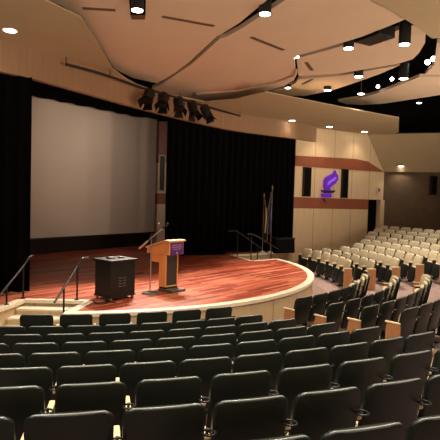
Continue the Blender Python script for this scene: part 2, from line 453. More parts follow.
# lights: pendants, recessed, spots
def lamp_light(name, loc, energy, size=R_(110), blend=.8, aim=None, col=(1, .80, .56), rad=.06):
    l = bpy.data.lights.new(name, 'SPOT'); l.energy = energy; l.spot_size = size; l.spot_blend = blend; l.color = col; l.shadow_soft_size = rad
    o = bpy.data.objects.new(name, l); C.objects.link(o); o.location = loc
    if aim is not None:
        o.rotation_euler = (Vector(aim) - Vector(loc)).to_track_quat('-Z', 'Y').to_euler()
    return o
def pendant(u, v_, z, r, h, label, energy=230, rod=None, aim=None, name='pendant_downlight'):
    p = at(u, v_, z)
    t = empty(name, p); tag(t, label, 'ceiling light', 'pendant downlights')
    b = bmesh.new(); tube(b, [(0, 0, .012), (0, 0, h)], r, 20); link('housing', b, M['blackm'], t, smooth=False)
    b = bmesh.new(); tube(b, [(0, 0, 0), (0, 0, .02)], r * .86, 20); link('lens', b, M['glow'], t)
    if rod:
        b = bmesh.new(); tube(b, [(0, 0, h), (0, 0, h + rod)], .012, 8); link('rod', b, M['chrome'], t)
    if energy: lamp_light('downlight_beam', p - Vector((0, 0, .02)), energy)
    return t
pendant(137.3, 10.8, 3.30, .115, .45, 'black cylinder downlight in the cut-out of the left ceiling panel', 260)
pendant(265, 14.5, 3.35, .115, .5, 'black cylinder downlight in the gap between two ceiling panels')
pendant(295, 57.3, 3.60, .12, .06, 'downlight at the left tip of the long curved panel')
pendant(348.5, 48.8, 3.45, .12, .28, 'short black cylinder downlight left of the black linear box')
pendant(404.5, 45, 3.25, .12, .50, 'tallest black cylinder downlight near the top right corner', 200)
pendant(358.5, 77, 3.70, .14, .28, 'short cylinder downlight on the narrow curved panel')
pendant(403.5, 79, 3.65, .14, .45, 'black cylinder downlight below the end of the long curved panel', 200)
pendant(361, 94.2, 3.75, .13, .05, 'disc downlight hanging on a thin steel rod', 120, rod=.5)
pendant(327.5, 90.6, 3.75, .13, .12, 'disc downlight tucked under the narrow curved panel at its left', 120)
pendant(288, 88.2, 3.75, .11, .12, 'small disc downlight beside the crescent panel', 60)
pendant(419, 103.2, 3.95, .11, .1, 'small disc downlight alone in the black roof gap', 60)
# cut-out around the first pendant
P = [at(u, v_, 3.495) for u, v_ in ((128.5, -6), (146, -6), (145.5, 14.5), (130.5, 14.5))]
b = bmesh.new(); c = sum(P, Vector()) / 4
prism(b, [((p - c).x, (p - c).y) for p in P], -.010, .0); 
o = link('light_recess', b, M['void'], loc=c); tag(o, 'black rectangular recess around the left cylinder downlight', 'recess')
P = [at(u, v_, 3.495) for u, v_ in ((130.5, 14.5), (145.5, 14.5), (145, 19), (131.5, 19))]
b = bmesh.new(); prism(b, [((p - c).x, (p - c).y) for p in P], -.011, .0); link('recess_lip', b, M['slot'], o)
# black linear box
b = bmesh.new(); p, q = at(362, 44.5, 3.6), at(387, 36, 3.6); mid = (p + q) / 2; an = math.atan2((q - p).y, (q - p).x)
box(b, (0, 0, .12), ((q - p).length, .5, .24), rz=an, bev=.01); o = link('linear_projector_housing', b, M['blackm'], loc=mid); tag(o, 'black rectangular box hung in the slot between ceiling panels', 'ceiling fixture')

def recessed(u, v_, z, r, label, energy, plane='soffit', aim=None):
    p = at(u, v_, z)
    if plane == 'slope':
        d_ = ray(u, v_); n_ = (B - A).cross(Lw - A).normalized(); s = (A - Vector()).dot(n_) / d_.dot(n_); p = d_ * s - d_.normalized() * .05
    t = empty('recessed_downlight', p); tag(t, label, 'ceiling light', 'recessed downlights')
    b = bmesh.new(); tube(b, [(0, 0, -.012), (0, 0, .03)], r * 1.15, 20); link('trim_ring', b, M['white'], t)
    b = bmesh.new(); tube(b, [(0, 0, -.02), (0, 0, -.008)], r, 20); link('lens', b, M['glow'], t)
    lamp_light('downlight_beam', p - Vector((0, 0, .04)), energy, size=R_(120), aim=aim)
    return t
recessed(10, 30, FT, .125, 'round downlight in the flat soffit at the top left', 60)
recessed(292, 120.5, FT, .12, 'first soffit downlight right of the curtain, leftmost of three', 18, aim=None)
recessed(329.5, 126.6, FT, .12, 'middle soffit downlight above the torch emblem', 75)
recessed(364.5, 131.7, FT, .12, 'soffit downlight nearest the end of the soffit slab', 55)
t = recessed(401, 166, 2.0, .12, 'round downlight on the sloping soffit over the brown rear wall', 40, 'slope')
def spot_fix(u, v_, z, r, label, twin=False):
    p = at(u, v_, z); t = empty('theatre_spotlight', p); tag(t, label, 'spotlight', 'bright spotlights in the roof gap')
    d_ = (-p).normalized(); d_ = (d_ + Vector((-.1, 0, -.35))).normalized()
    for k in ((-1, 1) if twin else (0,)):
        s = Vector((k * r * 1.15, 0, k * .05))
        b = bmesh.new(); tube(b, [s - d_ * .3, s], [r * .8, r * 1.15], 14); link('barrel', b, M['blackm'], t)
        b = bmesh.new(); tube(b, [s - d_ * .01, s + d_ * .012], r, 14); link('lens', b, M['glow2'], t)
    b = bmesh.new(); tube(b, [-d_ * .15, -d_ * .15 + Vector((0, 0, .7))], .015, 6); link('yoke', b, M['blackm'], t)
    return p
sp = [spot_fix(378, 86.5, 4.2, .06, 'single bright spotlight in the roof gap, left one'),
      spot_fix(392, 79, 4.2, .06, 'single bright spotlight in the roof gap, right of its twin on the same bar'),
      spot_fix(373, 94.5, 4.2, .06, 'low bright spotlight touching the farthest ceiling panel'),
      spot_fix(430.5, 60.5, 4.2, .075, 'large double spotlight at the right end of the roof gap', twin=True)]

# pipe batten with stage lights
pp = [at(u, v_, 3.05) for u, v_ in ((66, 64.3), (90, 70.5), (110, 76.5), (140, 87), (180, 98.5), (215, 109), (240, 115.8))]
pp = smooth_path(pp, 4); o3 = pp[len(pp) // 2].copy()
t = empty('lighting_pipe', o3); tag(t, 'long black lighting pipe under the ceiling before the stage', 'lighting pipe')
b = bmesh.new(); tube(b, [p - o3 for p in pp], .035, 8); link('pipe', b, M['blackm'], t)
for k in (0, len(pp) // 3, 2 * len(pp) // 3, len(pp) - 1):
    b = bmesh.new(); p = pp[k] - o3; tube(b, [p, p + Vector((0, 0, .17))], .012, 6); link('hanger', b, M['blackm'], t)
names = ['leftmost', 'second from left', 'third from left', 'fourth from left', 'rightmost']
for i, (u, v_) in enumerate(((149, 90), (163, 94), (179.5, 98.5), (193, 102.5), (206, 107))):
    p = min((pp[a_].lerp(pp[a_ + 1], f_ / 10) for a_ in range(len(pp) - 1) for f_ in range(10)), key=lambda q_: abs(proj(q_)[0] - u)) - Vector((0, 0, .03)); t = empty('stage_light', p)
    tag(t, 'black stage light on the lighting pipe, %s of the five' % names[i], 'stage light', 'stage lights on the pipe')
    tgt = Vector((-3.0 + 1.25 * i, 10.4 + .7 * i + .25 * i * i, STG)); d_ = (tgt - p).normalized()
    side = d_.cross(Vector((0, 0, 1))).normalized()
    hinge = Vector((0, 0, -.16))
    b = bmesh.new()
    for s in (-1, 1): tube(b, [Vector((0, 0, 0)), side * .18 * s + Vector((0, 0, -.03)), side * .18 * s + hinge], .014, 6)
    link('yoke', b, M['blackm'], t)
    b = bmesh.new(); tube(b, [hinge - d_ * .26, hinge - d_ * .2, hinge + d_ * .1, hinge + d_ * .2], [.09, .16, .16, .18], 14); link('lamp_body', b, M['blackm'], t)
    b = bmesh.new()
    upv = side.cross(d_).normalized()
    for a_, c_ in ((side, upv), (-side, upv), (upv, side), (-upv, side)):
        q0 = hinge + d_ * .2 + a_ * .13; q1_ = q0 + d_ * .16 + a_ * .08
        vs = [bm_ for bm_ in (b.verts.new(q0 - c_ * .11), b.verts.new(q0 + c_ * .11), b.verts.new(q1_ + c_ * .15), b.verts.new(q1_ - c_ * .15))]
        b.faces.new(vs)
    bmesh.ops.solidify(b, geom=b.faces[:], thickness=.006)
    link('barn_doors', b, M['blackm'], t)
    b = bmesh.new(); tube(b, [Vector((0, 0, .035)), Vector((0, 0, -.05))], .03, 8); link('clamp', b, M['blackm'], t)
    lamp_light('stage_light_beam', p + hinge + d_ * .42, (2000, 2100, 1700, 1400, 1200)[i], size=R_(50), blend=1, aim=p + hinge + d_ * 5, col=(1, .86, .70), rad=.09)

# ------------------------------------------------------------------ projection screen, curtains
bm = bmesh.new(); ln = (sc1 - sc0).length
extrude_xz(bm, [(0, -1.651), (ln, -1.651), (ln, 3.407), (0, 3.407)], 0, .02)
t = empty('projection_screen', (sc0.x, sc0.y, 0), math.atan2(sd.y, sd.x)); tag(t, 'large blank projection screen hanging over the back of the stage', 'screen')
link('screen_surface', bm, M['screen'], t)
bm = bmesh.new(); box(bm, (ln / 2, 0.01, -1.69), (ln + .04, .06, .07)); link('bottom_bar', bm, M['blackm'], t)
bm = bmesh.new(); box(bm, (ln / 2, .05, 3.5), (ln + .2, .2, .2), bev=.02); link('roller_case', bm, M['blackm'], t)

def curtain(name, path, z0, z1, label, amp=.07, wl=.28, z_top=None, thick=None):
    P = smooth_path([(*p, 0) for p in path], 40); tot = 0; prof = []
    for i, p in enumerate(P):
        if i: tot += (P[i] - P[i - 1]).length
        d_ = (P[min(i + 1, len(P) - 1)] - P[max(i - 1, 0)]).normalized(); n_ = Vector((-d_.y, d_.x, 0))
        prof.append((p, n_, tot))
    # resample by folds
    b = bmesh.new(); rows_ = []
    for zz, k in ((z0, 1.0), ((z0 + z1) / 2, .85), (z1, .6)):
        rows_.append([b.verts.new((p.x + n_.x * amp * k * math.sin(2 * PI * s / wl + .6 * math.sin(s * 2.1)), p.y + n_.y * amp * k * math.sin(2 * PI * s / wl + .6 * math.sin(s * 2.1)), zz)) for p, n_, s in prof])
    for r in range(2):
        for i in range(len(prof) - 1): b.faces.new((rows_[r][i], rows_[r][i + 1], rows_[r + 1][i + 1], rows_[r + 1][i]))
    bmesh.ops.solidify(b, geom=b.faces[:], thickness=.02)
    o = link(name, b, M['curtain'], smooth=True); tag(o, label, 'curtain', 'black stage curtains'); return o
def dense(p, q, n): return [(p[0] + (q[0] - p[0]) * i / n, p[1] + (q[1] - p[1]) * i / n) for i in range(n + 1)]
curtain('stage_curtain', dense((-2.05, 18.8), (.28, 20.1), 4), STG + .02, 3.7, 'black curtain hanging right of the wall strip beside the screen')
curtain('stage_curtain', dense((-.3, 20.75), (3.2, 22.3), 6), STG + .02, 3.7, 'black curtain behind the two flags')
curtain('stage_curtain', dense((-5.7, 10.75), (-4.3, 11.42), 3), STG + .02, 2.56, 'black leg curtain at the left picture edge')
curtain('stage_valance', dense((-7.6, 16.0), (-3.4, 21.6), 8), 3.27, 5.0, 'black valance above the projection screen', amp=.10, wl=.9)
o = bpy.data.objects['stage_valance']; o.location = (0, 0, 0.0)

# ------------------------------------------------------------------ wall fittings
def on_wall(s, z, off=0.0):
    w = wd.normalized(); n_ = Vector((w.y, -w.x))
    return Vector((W0[0] + w.x * s + n_.x * off, W0[1] + w.y * s + n_.y * off, z))
for u0, u1, va, vb, lab in ((301.6, 309, 167, 196.5, 'tall black wall speaker left of the purple torch emblem'), (340, 346, 169, 198, 'tall black wall speaker right of the purple torch emblem')):
    s0, s1 = wu(u0), wu(u1); z1, z0 = wz(u0, va), max(wz(u0, vb), WZ2 + .01)
    t = empty('wall_speaker', on_wall((s0 + s1) / 2, z0, 0), wa); tag(t, lab, 'speaker', 'tall black wall speakers')
    b = bmesh.new(); box(b, (0, -.06, (z1 - z0) / 2), (s1 - s0, .11, z1 - z0), bev=.01); link('cabinet', b, M['blackm'], t)
    b = bmesh.new(); box(b, (0, -.121, (z1 - z0) / 2), ((s1 - s0) * .86, .012, (z1 - z0) * .94)); link('grille', b, M['curtain'], t)
# torch emblem
def te(u, v_, pu=327): return (wu(u) - wu(pu), wz(pu, v_) - wz(pu, 196))
t = empty('torch_emblem', on_wall(wu(327), wz(327, 196), 0), wa); tag(t, 'glowing purple flame torch emblem mounted on the maple wall', 'emblem')
fl = [(323.6, 190), (322, 186), (322, 181), (323.5, 178), (327, 175.5), (330.5, 173.5), (332.2, 170), (332.6, 172), (335, 175.5), (335, 179), (332.8, 183), (329.5, 185.5), (327.5, 187.5), (327.2, 190)]
b = bmesh.new(); extrude_xz(b, [te(*q) for q in fl], -.16, -.06); link('flame', b, M['torch'], t)
b = bmesh.new(); extrude_xz(b, [te(*q) for q in [(324.3, 184.5), (325.5, 181.5), (329, 179), (332, 176.5), (333, 177.5), (331, 180.5), (327.5, 182.5), (325.6, 185.2)]], -.185, -.155); link('flame_curl', b, M['torchl'], t)
b = bmesh.new(); extrude_xz(b, [te(*q) for q in [(319.8, 190.3), (331.8, 190.3), (331, 192), (328, 193.3), (323.5, 193.3), (320.5, 192)]], -.22, -.04); link('dish', b, M['torchd'], t)
b = bmesh.new(); extrude_xz(b, [te(*q) for q in [(320.3, 193.8), (329, 193.8), (328.6, 197.6), (320.6, 197.6)]], -.18, -.04); link('base_block', b, M['torch'], t)
b = bmesh.new(); extrude_xz(b, [te(*q) for q in [(321.8, 198), (327.8, 198), (326.3, 200), (324.9, 202.6), (323.2, 200)]], -.12, -.035); link('handle_tip', b, M['maroon'], t)
# small control box
t = empty('control_box', on_wall(wu(377.5), wz(377.5, 194), 0), wa); tag(t, 'small pale control box on the maple wall above the doorway', 'control box')
h_ = wz(377.5, 187.5) - wz(377.5, 194)
b = bmesh.new(); box(b, (0, -.035, h_ / 2), (.27, .07, h_), bev=.01); link('box_body', b, M['white'], t)
b = bmesh.new(); box(b, (0, -.075, h_ * .6), (.12, .01, h_ * .45)); link('face_plate', b, M['slot'], t)
# dark speaker on rear wall
p = dep(433, 195, 24.35); p2 = dep(433, 176, 24.35)
t = empty('wall_speaker', (p.x, p.y, p.z)); tag(t, 'black speaker high on the brown rear wall at right', 'speaker')
b = bmesh.new(); box(b, (0, 0, (p2.z - p.z) / 2), (.27, .22, p2.z - p.z), bev=.01); link('cabinet', b, M['blackm'], t)
b = bmesh.new(); box(b, (0, -.115, (p2.z - p.z) / 2), (.23, .012, (p2.z - p.z) * .92)); link('grille', b, M['curtain'], t)
# slim speaker on wall strip beside the screen
p = dep(161.6, 190, 23.3); p2 = dep(161.6, 156, 23.3)
t = empty('wall_speaker', (p.x, 23.35, p.z)); tag(t, 'slim black speaker in a pale frame on the wall strip beside the screen', 'speaker')
b = bmesh.new(); box(b, (0, -.06, (p2.z - p.z) / 2), (.20, .10, p2.z - p.z), bev=.01); link('cabinet', b, M['blackm'], t)
b = bmesh.new(); box(b, (0, -.005, (p2.z - p.z) / 2), (.30, .012, (p2.z - p.z) + .1)); link('frame', b, M['armwood'], t)

# ------------------------------------------------------------------ stage things
fdir = Vector((.77, -.64)); rot = math.atan2(-.77, -.64)
# lectern
t = empty('lectern', (-1.227, 12.22, STG), rot); tag(t, 'orange oak lectern with a purple front sign standing on the red stage', 'lectern')
b = bmesh.new()
for s in (-1, 1):
    pr = [(-.42, .68), (-.10, .68), (-.10, .10), (.115, .10), (.115, .885), (-.42, .885)]
    lo = [b.verts.new((s * .19, y, z)) for y, z in pr]; hi = [b.verts.new((s * .215, y, z)) for y, z in pr]
    n = len(pr); cap(b, lo); cap(b, hi)
    for i in range(n): b.faces.new((lo[i], hi[i], hi[(i + 1) % n], lo[(i + 1) % n]))
link('side_panel', b, M['lecternwood'], t)
b = bmesh.new(); box(b, (0, .10, .5), (.38, .02, .78)); link('front_panel', b, M['darkpanel'], t)
b = bmesh.new()
for s in (-1, 1): box(b, (s * .195, .118, .5), (.03, .02, .80))
box(b, (0, .118, .11), (.42, .02, .03)); link('front_frame', b, M['lecternwood'], t)
b = bmesh.new()
pr = [(-.52, .88), (.25, .88), (.25, 1.19), (.14, 1.20), (-.52, 1.0)]
lo = [b.verts.new((-.255, y, z)) for y, z in pr]; hi = [b.verts.new((.235, y, z)) for y, z in pr]
f1 = b.faces.new(lo); f2 = b.faces.new(hi[::-1])
for i in range(5): b.faces.new((lo[i], hi[i], hi[(i + 1) % 5], lo[(i + 1) % 5]))
link('desk_box', b, M['lecternwood'], t)
b = bmesh.new()
pr = [(-.545, 1.0), (.14, 1.205), (.275, 1.195), (.275, 1.225), (.14, 1.24), (-.545, 1.03)]
lo = [b.verts.new((-.31, y, z)) for y, z in pr]; hi = [b.verts.new((.265, y, z)) for y, z in pr]
cap(b, lo); cap(b, hi)
for i in range(6): b.faces.new((lo[i], hi[i], hi[(i + 1) % 6], lo[(i + 1) % 6]))
link('desk_top', b, M['lecterntop'], t)
b = bmesh.new(); box(b, (-.02, .26, 1.025), (.42, .012, .30)); sg = link('front_sign', b, M['purple'], t)
b = bmesh.new()
for z, w_ in ((1.115, .30), (1.065, .34), (1.015, .26)):
    x = -.02 - w_ / 2
    while x < -.02 + w_ / 2:
        l_ = random.uniform(.02, .05); box(b, (x + l_ / 2, .268, z), (l_ * .7, .004, .022)); x += l_
box(b, (-.02, .268, .93), (.05, .004, .05), bev=.001)
link('sign_lettering', b, M['marks'], sg)
b = bmesh.new(); box(b, (.02, .16, .03), (.46, .50, .05), bev=.012); link('base', b, M['greybase'], t)
b = bmesh.new(); box(b, (0, .01, .078), (.40, .22, .05)); link('plinth', b, M['blackm'], t)
# microphone stand
p = at(150, 293.5, STG)
t = empty('microphone_stand', (p.x, p.y, STG)); tag(t, 'boom microphone stand beside the lectern with its arm raised to the right', 'microphone stand')
b = bmesh.new(); tube(b, [(0, 0, 0), (0, 0, .03)], [.20, .18], 20); link('round_base', b, M['greybase'], t)
b = bmesh.new(); tube(b, [(0, 0, .03), (0, 0, .95)], .016, 10); tube(b, [(0, 0, .85), (0, 0, 1.24)], .011, 10); link('pole', b, M['chrome'], t)
def rel(u, v_, Y, o): q = dep(u, v_, Y); return q - Vector((o.x, o.y, STG))
m0 = rel(139, 248.5, p.y - .05, p); m1 = rel(163, 228, p.y - .05, p); mid = (m0 + m1) / 2
b = bmesh.new(); tube(b, [m0, m1], .013, 8); tube(b, [m0, m0 + (m1 - m0) * .35], .022, 8); link('boom_arm', b, M['chrome'], t)
b = bmesh.new(); tube(b, [mid + Vector((-.05, 0, -.06)), mid + Vector((.03, .05, .03))], .028, 8); link('clutch', b, M['blackm'], t)
d_ = (m1 - m0).normalized()
b = bmesh.new(); tube(b, [m1 - d_ * .02, m1 + d_ * .10, m1 + d_ * .11, m1 + d_ * .15, m1 + d_ * .17], [.014, .02, .03, .03, .012], 10); link('microphone', b, M['blackm'], t)
q = rel(158.5, 225, p.y - .05, p)
b = bmesh.new(); tube(b, [rel(160.5, 230, p.y - .05, p), q], .007, 6); tube(b, [q, q + Vector((0, 0, .03)), q + Vector((0, 0, .06))], [.018, .026, .012], 10); link('second_microphone', b, M['chrome'], t)

# equipment cart
t = empty('equipment_cart', (-2.28, 11.08, STG), math.atan2(.77, .64)); tag(t, 'black equipment rack cart on casters left of the lectern', 'cart')
W_, D_ = .68, .54
b = bmesh.new(); box(b, (0, 0, .46), (W_, D_, .74), bev=.008); link('cabinet', b, M['pan'], t)
b = bmesh.new(); box(b, (0, 0, .855), (W_ + .07, D_ + .08, .05), bev=.008); link('top', b, M['pan'], t)
b = bmesh.new(); box(b, (0, 0, .085), (W_ + .03, D_ + .03, .04), bev=.006); link('bottom_frame', b, M['blackm'], t)
for i in range(4):
    for j in range(2):
        b = bmesh.new(); box(b, (.0 + j * .12 - .08, -D_ / 2 - .004, .30 + i * .06), (.09, .008, .022)); link('vent_slot', b, M['greybase'], t)
for sx in (-1, 1):
    for sy in (-1, 1):
        b = bmesh.new(); tube(b, [(sx * .30 - .02, sy * .235, .033), (sx * .30 + .02, sy * .235, .033)], .033, 12); box(b, (sx * .30, sy * .235, .055), (.03, .05, .03))
        link('caster', b, M['chrome'], t)
# small gear on the cart (rests on it: things of their own)
for dx, dy, s, lab in ((-.12, .02, (.16, .12, .035), 'small flat grey device lying on the left of the cart top'), (.12, -.04, (.12, .09, .03), 'small grey device lying on the right of the cart top')):
    a_ = math.atan2(.77, .64); pos = Vector((-2.28, 11.08, STG + .881)) + Vector((dx * math.cos(a_) - dy * math.sin(a_), dx * math.sin(a_) + dy * math.cos(a_), 0))
    b = bmesh.new(); box(b, (0, 0, s[2] / 2), s, bev=.006); o = link('audio_device', b, M['greybase'], loc=pos, rz=a_); tag(o, lab, 'device')
# cable on the floor by the cart
pts = smooth_path([at(u, v_, STG + .018) for u, v_ in ((92, 299.5), (96, 303), (103, 303.5), (108, 302.5), (105, 300.8), (110, 302), (116, 302.5))], 5)
b = bmesh.new(); o3 = pts[0].copy(); tube(b, [p_ - o3 for p_ in pts], .012, 6); o = link('floor_cable', b, M['blackm'], loc=o3); tag(o, 'black cable curled on the stage floor under the cart', 'cable')
# white paper/outlet plate on stage floor
p = at(140, 273.5, STG + .002); b = bmesh.new(); box(b, (0, 0, .012), (.22, .10, .02), rz=.8, bev=.003); o = link('floor_socket', b, M['greybase'], loc=p); tag(o, 'small floor socket plate on the stage behind the lectern', 'floor socket')

# handrails
def handrail(base, rail_pts, posts, label):
    o3 = Vector(base); t = empty('handrail', o3); tag(t, label, 'handrail', 'black stair handrails')
    pts_ = smooth_path(rail_pts, 5)
    b = bmesh.new(); tube(b, [p_ - o3 for p_ in pts_], .022, 10); link('rail', b, M['rail'], t)
    for q, zb in posts:
        b = bmesh.new(); tube(b, [Vector((q.x, q.y, zb)) - o3, q - o3], .02, 8); tube(b, [Vector((q.x, q.y, zb)) - o3, Vector((q.x, q.y, zb + .012)) - o3], .05, 12)
        link('post', b, M['blackm'], t)
# left stair rails
def rail_pt(u, v_, Y): return dep(u, v_, Y)
q2 = rail_pt(77.5, 266, 10.72); q1_ = rail_pt(64, 287.5, 10.05)
handrail((q2.x, q2.y, STG), [rail_pt(54.5, 302.3, 9.6), q1_, q2, rail_pt(81.8, 259, 10.85), rail_pt(84, 257.9, 10.95), rail_pt(88, 257.7, 11.15)],
         [(q2, STG + .01), (q1_, -2.53)], 'stair handrail between the left stage steps and the cart')
q2 = rail_pt(23.4, 266, 10.72); q1_ = rail_pt(6.8, 286.5, 10.05)
handrail((q2.x, q2.y, STG), [rail_pt(-4, 300, 9.7), q1_, q2, rail_pt(29.5, 257.2, 10.95), rail_pt(33, 255.8, 11.15)],
         [(q2, STG + .01), (q1_, STG + .01)], 'stair handrail at the left picture edge by the black leg curtain')
# right stair rails
a0 = rail_pt(238, 231.8, 19.55); a1 = rail_pt(257.7, 245.8, 20.15)
handrail((a0.x, a0.y, STG), [rail_pt(228, 231.3, 19.3), rail_pt(233, 231.1, 19.4), a0, a1, rail_pt(262, 249, 20.3)],
         [(a0, STG), (Vector((a1.x, a1.y, a1.z)), -2.60)], 'handrail on the far stage steps, left one of the pair near the flags')
a0 = rail_pt(252, 234.8, 18.62); a1 = rail_pt(271.4, 245.0, 19.25)
handrail((a0.x, a0.y, STG), [rail_pt(247.5, 234.1, 18.5), rail_pt(250, 234, 18.55), rail_pt(256.6, 236, 18.75), a1, rail_pt(278, 249, 19.5)],
         [(rail_pt(251.6, 234.6, 18.60), STG), (a1, STG)], 'handrail on the far stage steps, right one of the pair near the flags')

# flags
def flag(u, vt, Y, cloth, trim, label, wdt, side, stripe=False):
    p = dep(u, 251, Y); base = Vector((p.x, Y, STG)); top_ = dep(u, vt, Y).z - STG
    t = empty('flag_on_stand', base); tag(t, label, 'flag', 'indoor flags by the curtain')
    b = bmesh.new(); tube(b, [(0, 0, 0), (0, 0, .03), (0, 0, .10)], [.15, .14, .03], 16); link('stand', b, M['white'], t)
    b = bmesh.new(); tube(b, [(0, 0, .08), (0, 0, top_ - .18)], .015, 8); link('pole', b, M['gold'], t)
    b = bmesh.new(); tube(b, [(0, 0, top_ - .2), (0, 0, top_ - .12), (0, 0, top_)], [.025, .04, .004], 8); link('finial', b, M['gold'], t)
    b = bmesh.new(); rr = []
    zt_, zb_ = top_ - .28, top_ - 2.0
    for i in range(13):
        f = i / 12; z = zt_ + (zb_ - zt_) * f; w = wdt * (.25 + .75 * min(1, f * 1.6)); row = []
        for j in range(15):
            g = j / 14; row.append(b.verts.new((side * (g * w - .02), .05 * math.sin(g * 14 + f * 1.5) * (.4 + f) , z - .10 * math.sin(g * 3) * f)))
        rr.append(row)
    for i in range(12):
        for j in range(14): b.faces.new((rr[i][j], rr[i][j + 1], rr[i + 1][j + 1], rr[i + 1][j]))
    bmesh.ops.solidify(b, geom=b.faces[:], thickness=.008); cl = link('flag_cloth', b, M[cloth], t, smooth=True)
    b = bmesh.new()
    tube(b, [(side * (wdt * (.25 + .75 * min(1, i / 12 * 1.6)) - .02), -.05 - .0 * i, zt_ + (zb_ - zt_) * i / 12 - .014 * i / 12) for i in range(13)], .014, 6); link('fringe', b, M[trim], cl)
    if stripe:
        b = bmesh.new(); tube(b, [(side * wdt * .45, -.07, zt_ - .35), (side * wdt * .5, -.08, zt_ - .9), (side * wdt * .4, -.07, zt_ - 1.4)], [.02, .035, .02], 8); link('gold_stripe', b, M['goldcloth'], cl)
    return t
flag(262.3, 192.7, 21.15, 'navy', 'gold', 'dark navy flag with pale gold trim, left of the two flags', .20, 1, True)
flag(270.3, 184.8, 21.2, 'blue', 'gold', 'taller blue flag, right of the two flags', .24, -1)
# black draped table
p = dep(281, 251, 21.45); t = empty('draped_table', (p.x + .05, 21.42, STG), wa); tag(t, 'low table draped in black beside the flags at the curtain end', 'table')
b = bmesh.new(); box(b, (0, 0, .62), (1.0, .5, .05), bev=.015); link('table_top', b, M['pan'], t)
b = bmesh.new(); ring = []
for z, k in ((.01, 1.0), (.60, .97)):
    row = []
    for i in range(80):
        a_ = 2 * PI * i / 80; cx_, sy_ = math.cos(a_), math.sin(a_)
        m_ = max(abs(cx_) / .49, abs(sy_) / .24); x, y = cx_ / m_, sy_ / m_; w = 1 + (.03 * math.sin(i * 1.9) if z < .3 else 0)
        row.append(b.verts.new((x * k * w, y * k * w, z)))
    ring.append(row)
for i in range(80): b.faces.new((ring[0][i], ring[0][(i + 1) % 80], ring[1][(i + 1) % 80], ring[1][i]))
link('drape', b, M['curtain'], t)

# ------------------------------------------------------------------ auditorium seats
def rrect(w, z0, z1, r, n=5):
    pts = []
    for cx_, cz_, a0_ in ((w / 2 - r, z1 - r, 0), (-w / 2 + r, z1 - r, 90), (-w / 2 + .03, z0 + .03, 180), (w / 2 - .03, z0 + .03, 270)):
        rr_ = r if a0_ in (0, 90) else .03
        for i in range(n + 1):
            a_ = R_(a0_ + 90 * i / n); pts.append((cx_ + rr_ * math.cos(a_), cz_ + rr_ * math.sin(a_)))
    return pts
def lean(z): return (SEAT_H - z) * .20
def pad(b, pts, y0, y1, bev, bow=.0, cx_=0, seg=3):
    lo = [b.verts.new((p[0], y0, p[1])) for p in pts]; hi = [b.verts.new((p[0], y1, p[1])) for p in pts]
    n = len(pts); f1 = b.faces.new(lo); f2 = b.faces.new(hi[::-1]); sd_ = []
    for i in range(n): sd_.append(b.faces.new((lo[i], hi[i], hi[(i + 1) % n], lo[(i + 1) % n])))
    es = list(f1.edges) + list(f2.edges)
    bmesh.ops.bevel(b, geom=es, offset=bev, segments=seg, affect='EDGES', profile=.5)
    for v_ in b.verts:
        v_.co.y += lean(v_.co.z) + bow * (1 - (v_.co.x / .24) ** 2)
def make_seat():
    t = empty('auditorium_chair', (0, 0, 0))
    b = bmesh.new(); pad(b, rrect(.507, .30, SEAT_H, .055), -.018, .026, .017, bow=-.018)
    for v_ in b.verts: v_.co.x *= 1 + (v_.co.z - .6) * .03
    br_ = link('backrest', b, M['shell'], t, smooth=True)
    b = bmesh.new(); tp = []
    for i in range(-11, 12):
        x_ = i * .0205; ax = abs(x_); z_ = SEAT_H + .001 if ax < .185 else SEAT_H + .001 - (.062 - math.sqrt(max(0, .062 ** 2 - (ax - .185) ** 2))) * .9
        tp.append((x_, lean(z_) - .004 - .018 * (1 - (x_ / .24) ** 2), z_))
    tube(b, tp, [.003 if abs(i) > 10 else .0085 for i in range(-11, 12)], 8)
    link('top_highlight_bead', b, M['rim_highlight'], br_, smooth=True)  # added tube drawing the highlight line along the rim
    b = bmesh.new(); pad(b, rrect(.405, .42, SEAT_H - .045, .07), .018, .075, .022, bow=-.010)
    link('back_cushion', b, M['fabric'], t, smooth=True)
    b = bmesh.new(); pr = rrect(.47, .12, .52, .06); 
    lo_ = [(x, z) for x, z in pr]
    pad(b, lo_, .145, .175, .01); s_ = link('seat_pan', b, M['pan'], t, smooth=True)
    b = bmesh.new(); pad(b, rrect(.44, .16, .53, .06), .09, .144, .018); link('seat_cushion', b, M['fabric'], s_, smooth=True)
    return t
def arm_bm(x):
    b = bmesh.new(); box(b, (x, .165, SEAT_H - .24), (.046, .27, .030), bev=.010); return b
def leg_bm(x):
    b = bmesh.new(); box(b, (x, .20, .31), (.028, .12, .60), bev=.006); box(b, (x, .20, .012), (.07, .26, .022), bev=.004); return b
def cup_bm(x):
    b = bmesh.new(); R1, r1 = .043, .008; n, m = 18, 6; vs = []
    for i in range(n):
        a_ = 2 * PI * i / n
        vs.append([b.verts.new((x + (R1 + r1 * math.cos(2 * PI * j / m)) * math.cos(a_), .0 + (R1 + r1 * math.cos(2 * PI * j / m)) * math.sin(a_), .69 + r1 * math.sin(2 * PI * j / m))) for j in range(m)])
    for i in range(n):
        for j in range(m): b.faces.new((vs[i][j], vs[(i + 1) % n][j], vs[(i + 1) % n][(j + 1) % m], vs[i][(j + 1) % m]))
    box(b, (x, .048, .655), (.02, .012, .085))
    return b
def end_bm(x):
    b = bmesh.new()
    pr = [(.03, .02), (.28, .02), (.28, .50), (.26, .615), (.03, .615)]
    lo = [b.verts.new((x - .018, y, z)) for y, z in pr]; hi = [b.verts.new((x + .018, y, z)) for y, z in pr]
    b.faces.new(lo); b.faces.new(hi[::-1])
    for i in range(5): b.faces.new((lo[i], hi[i], hi[(i + 1) % 5], lo[(i + 1) % 5]))
    return b
def finish_parts(t):
    pass
XA = .277
seat = make_seat()
extra = {}
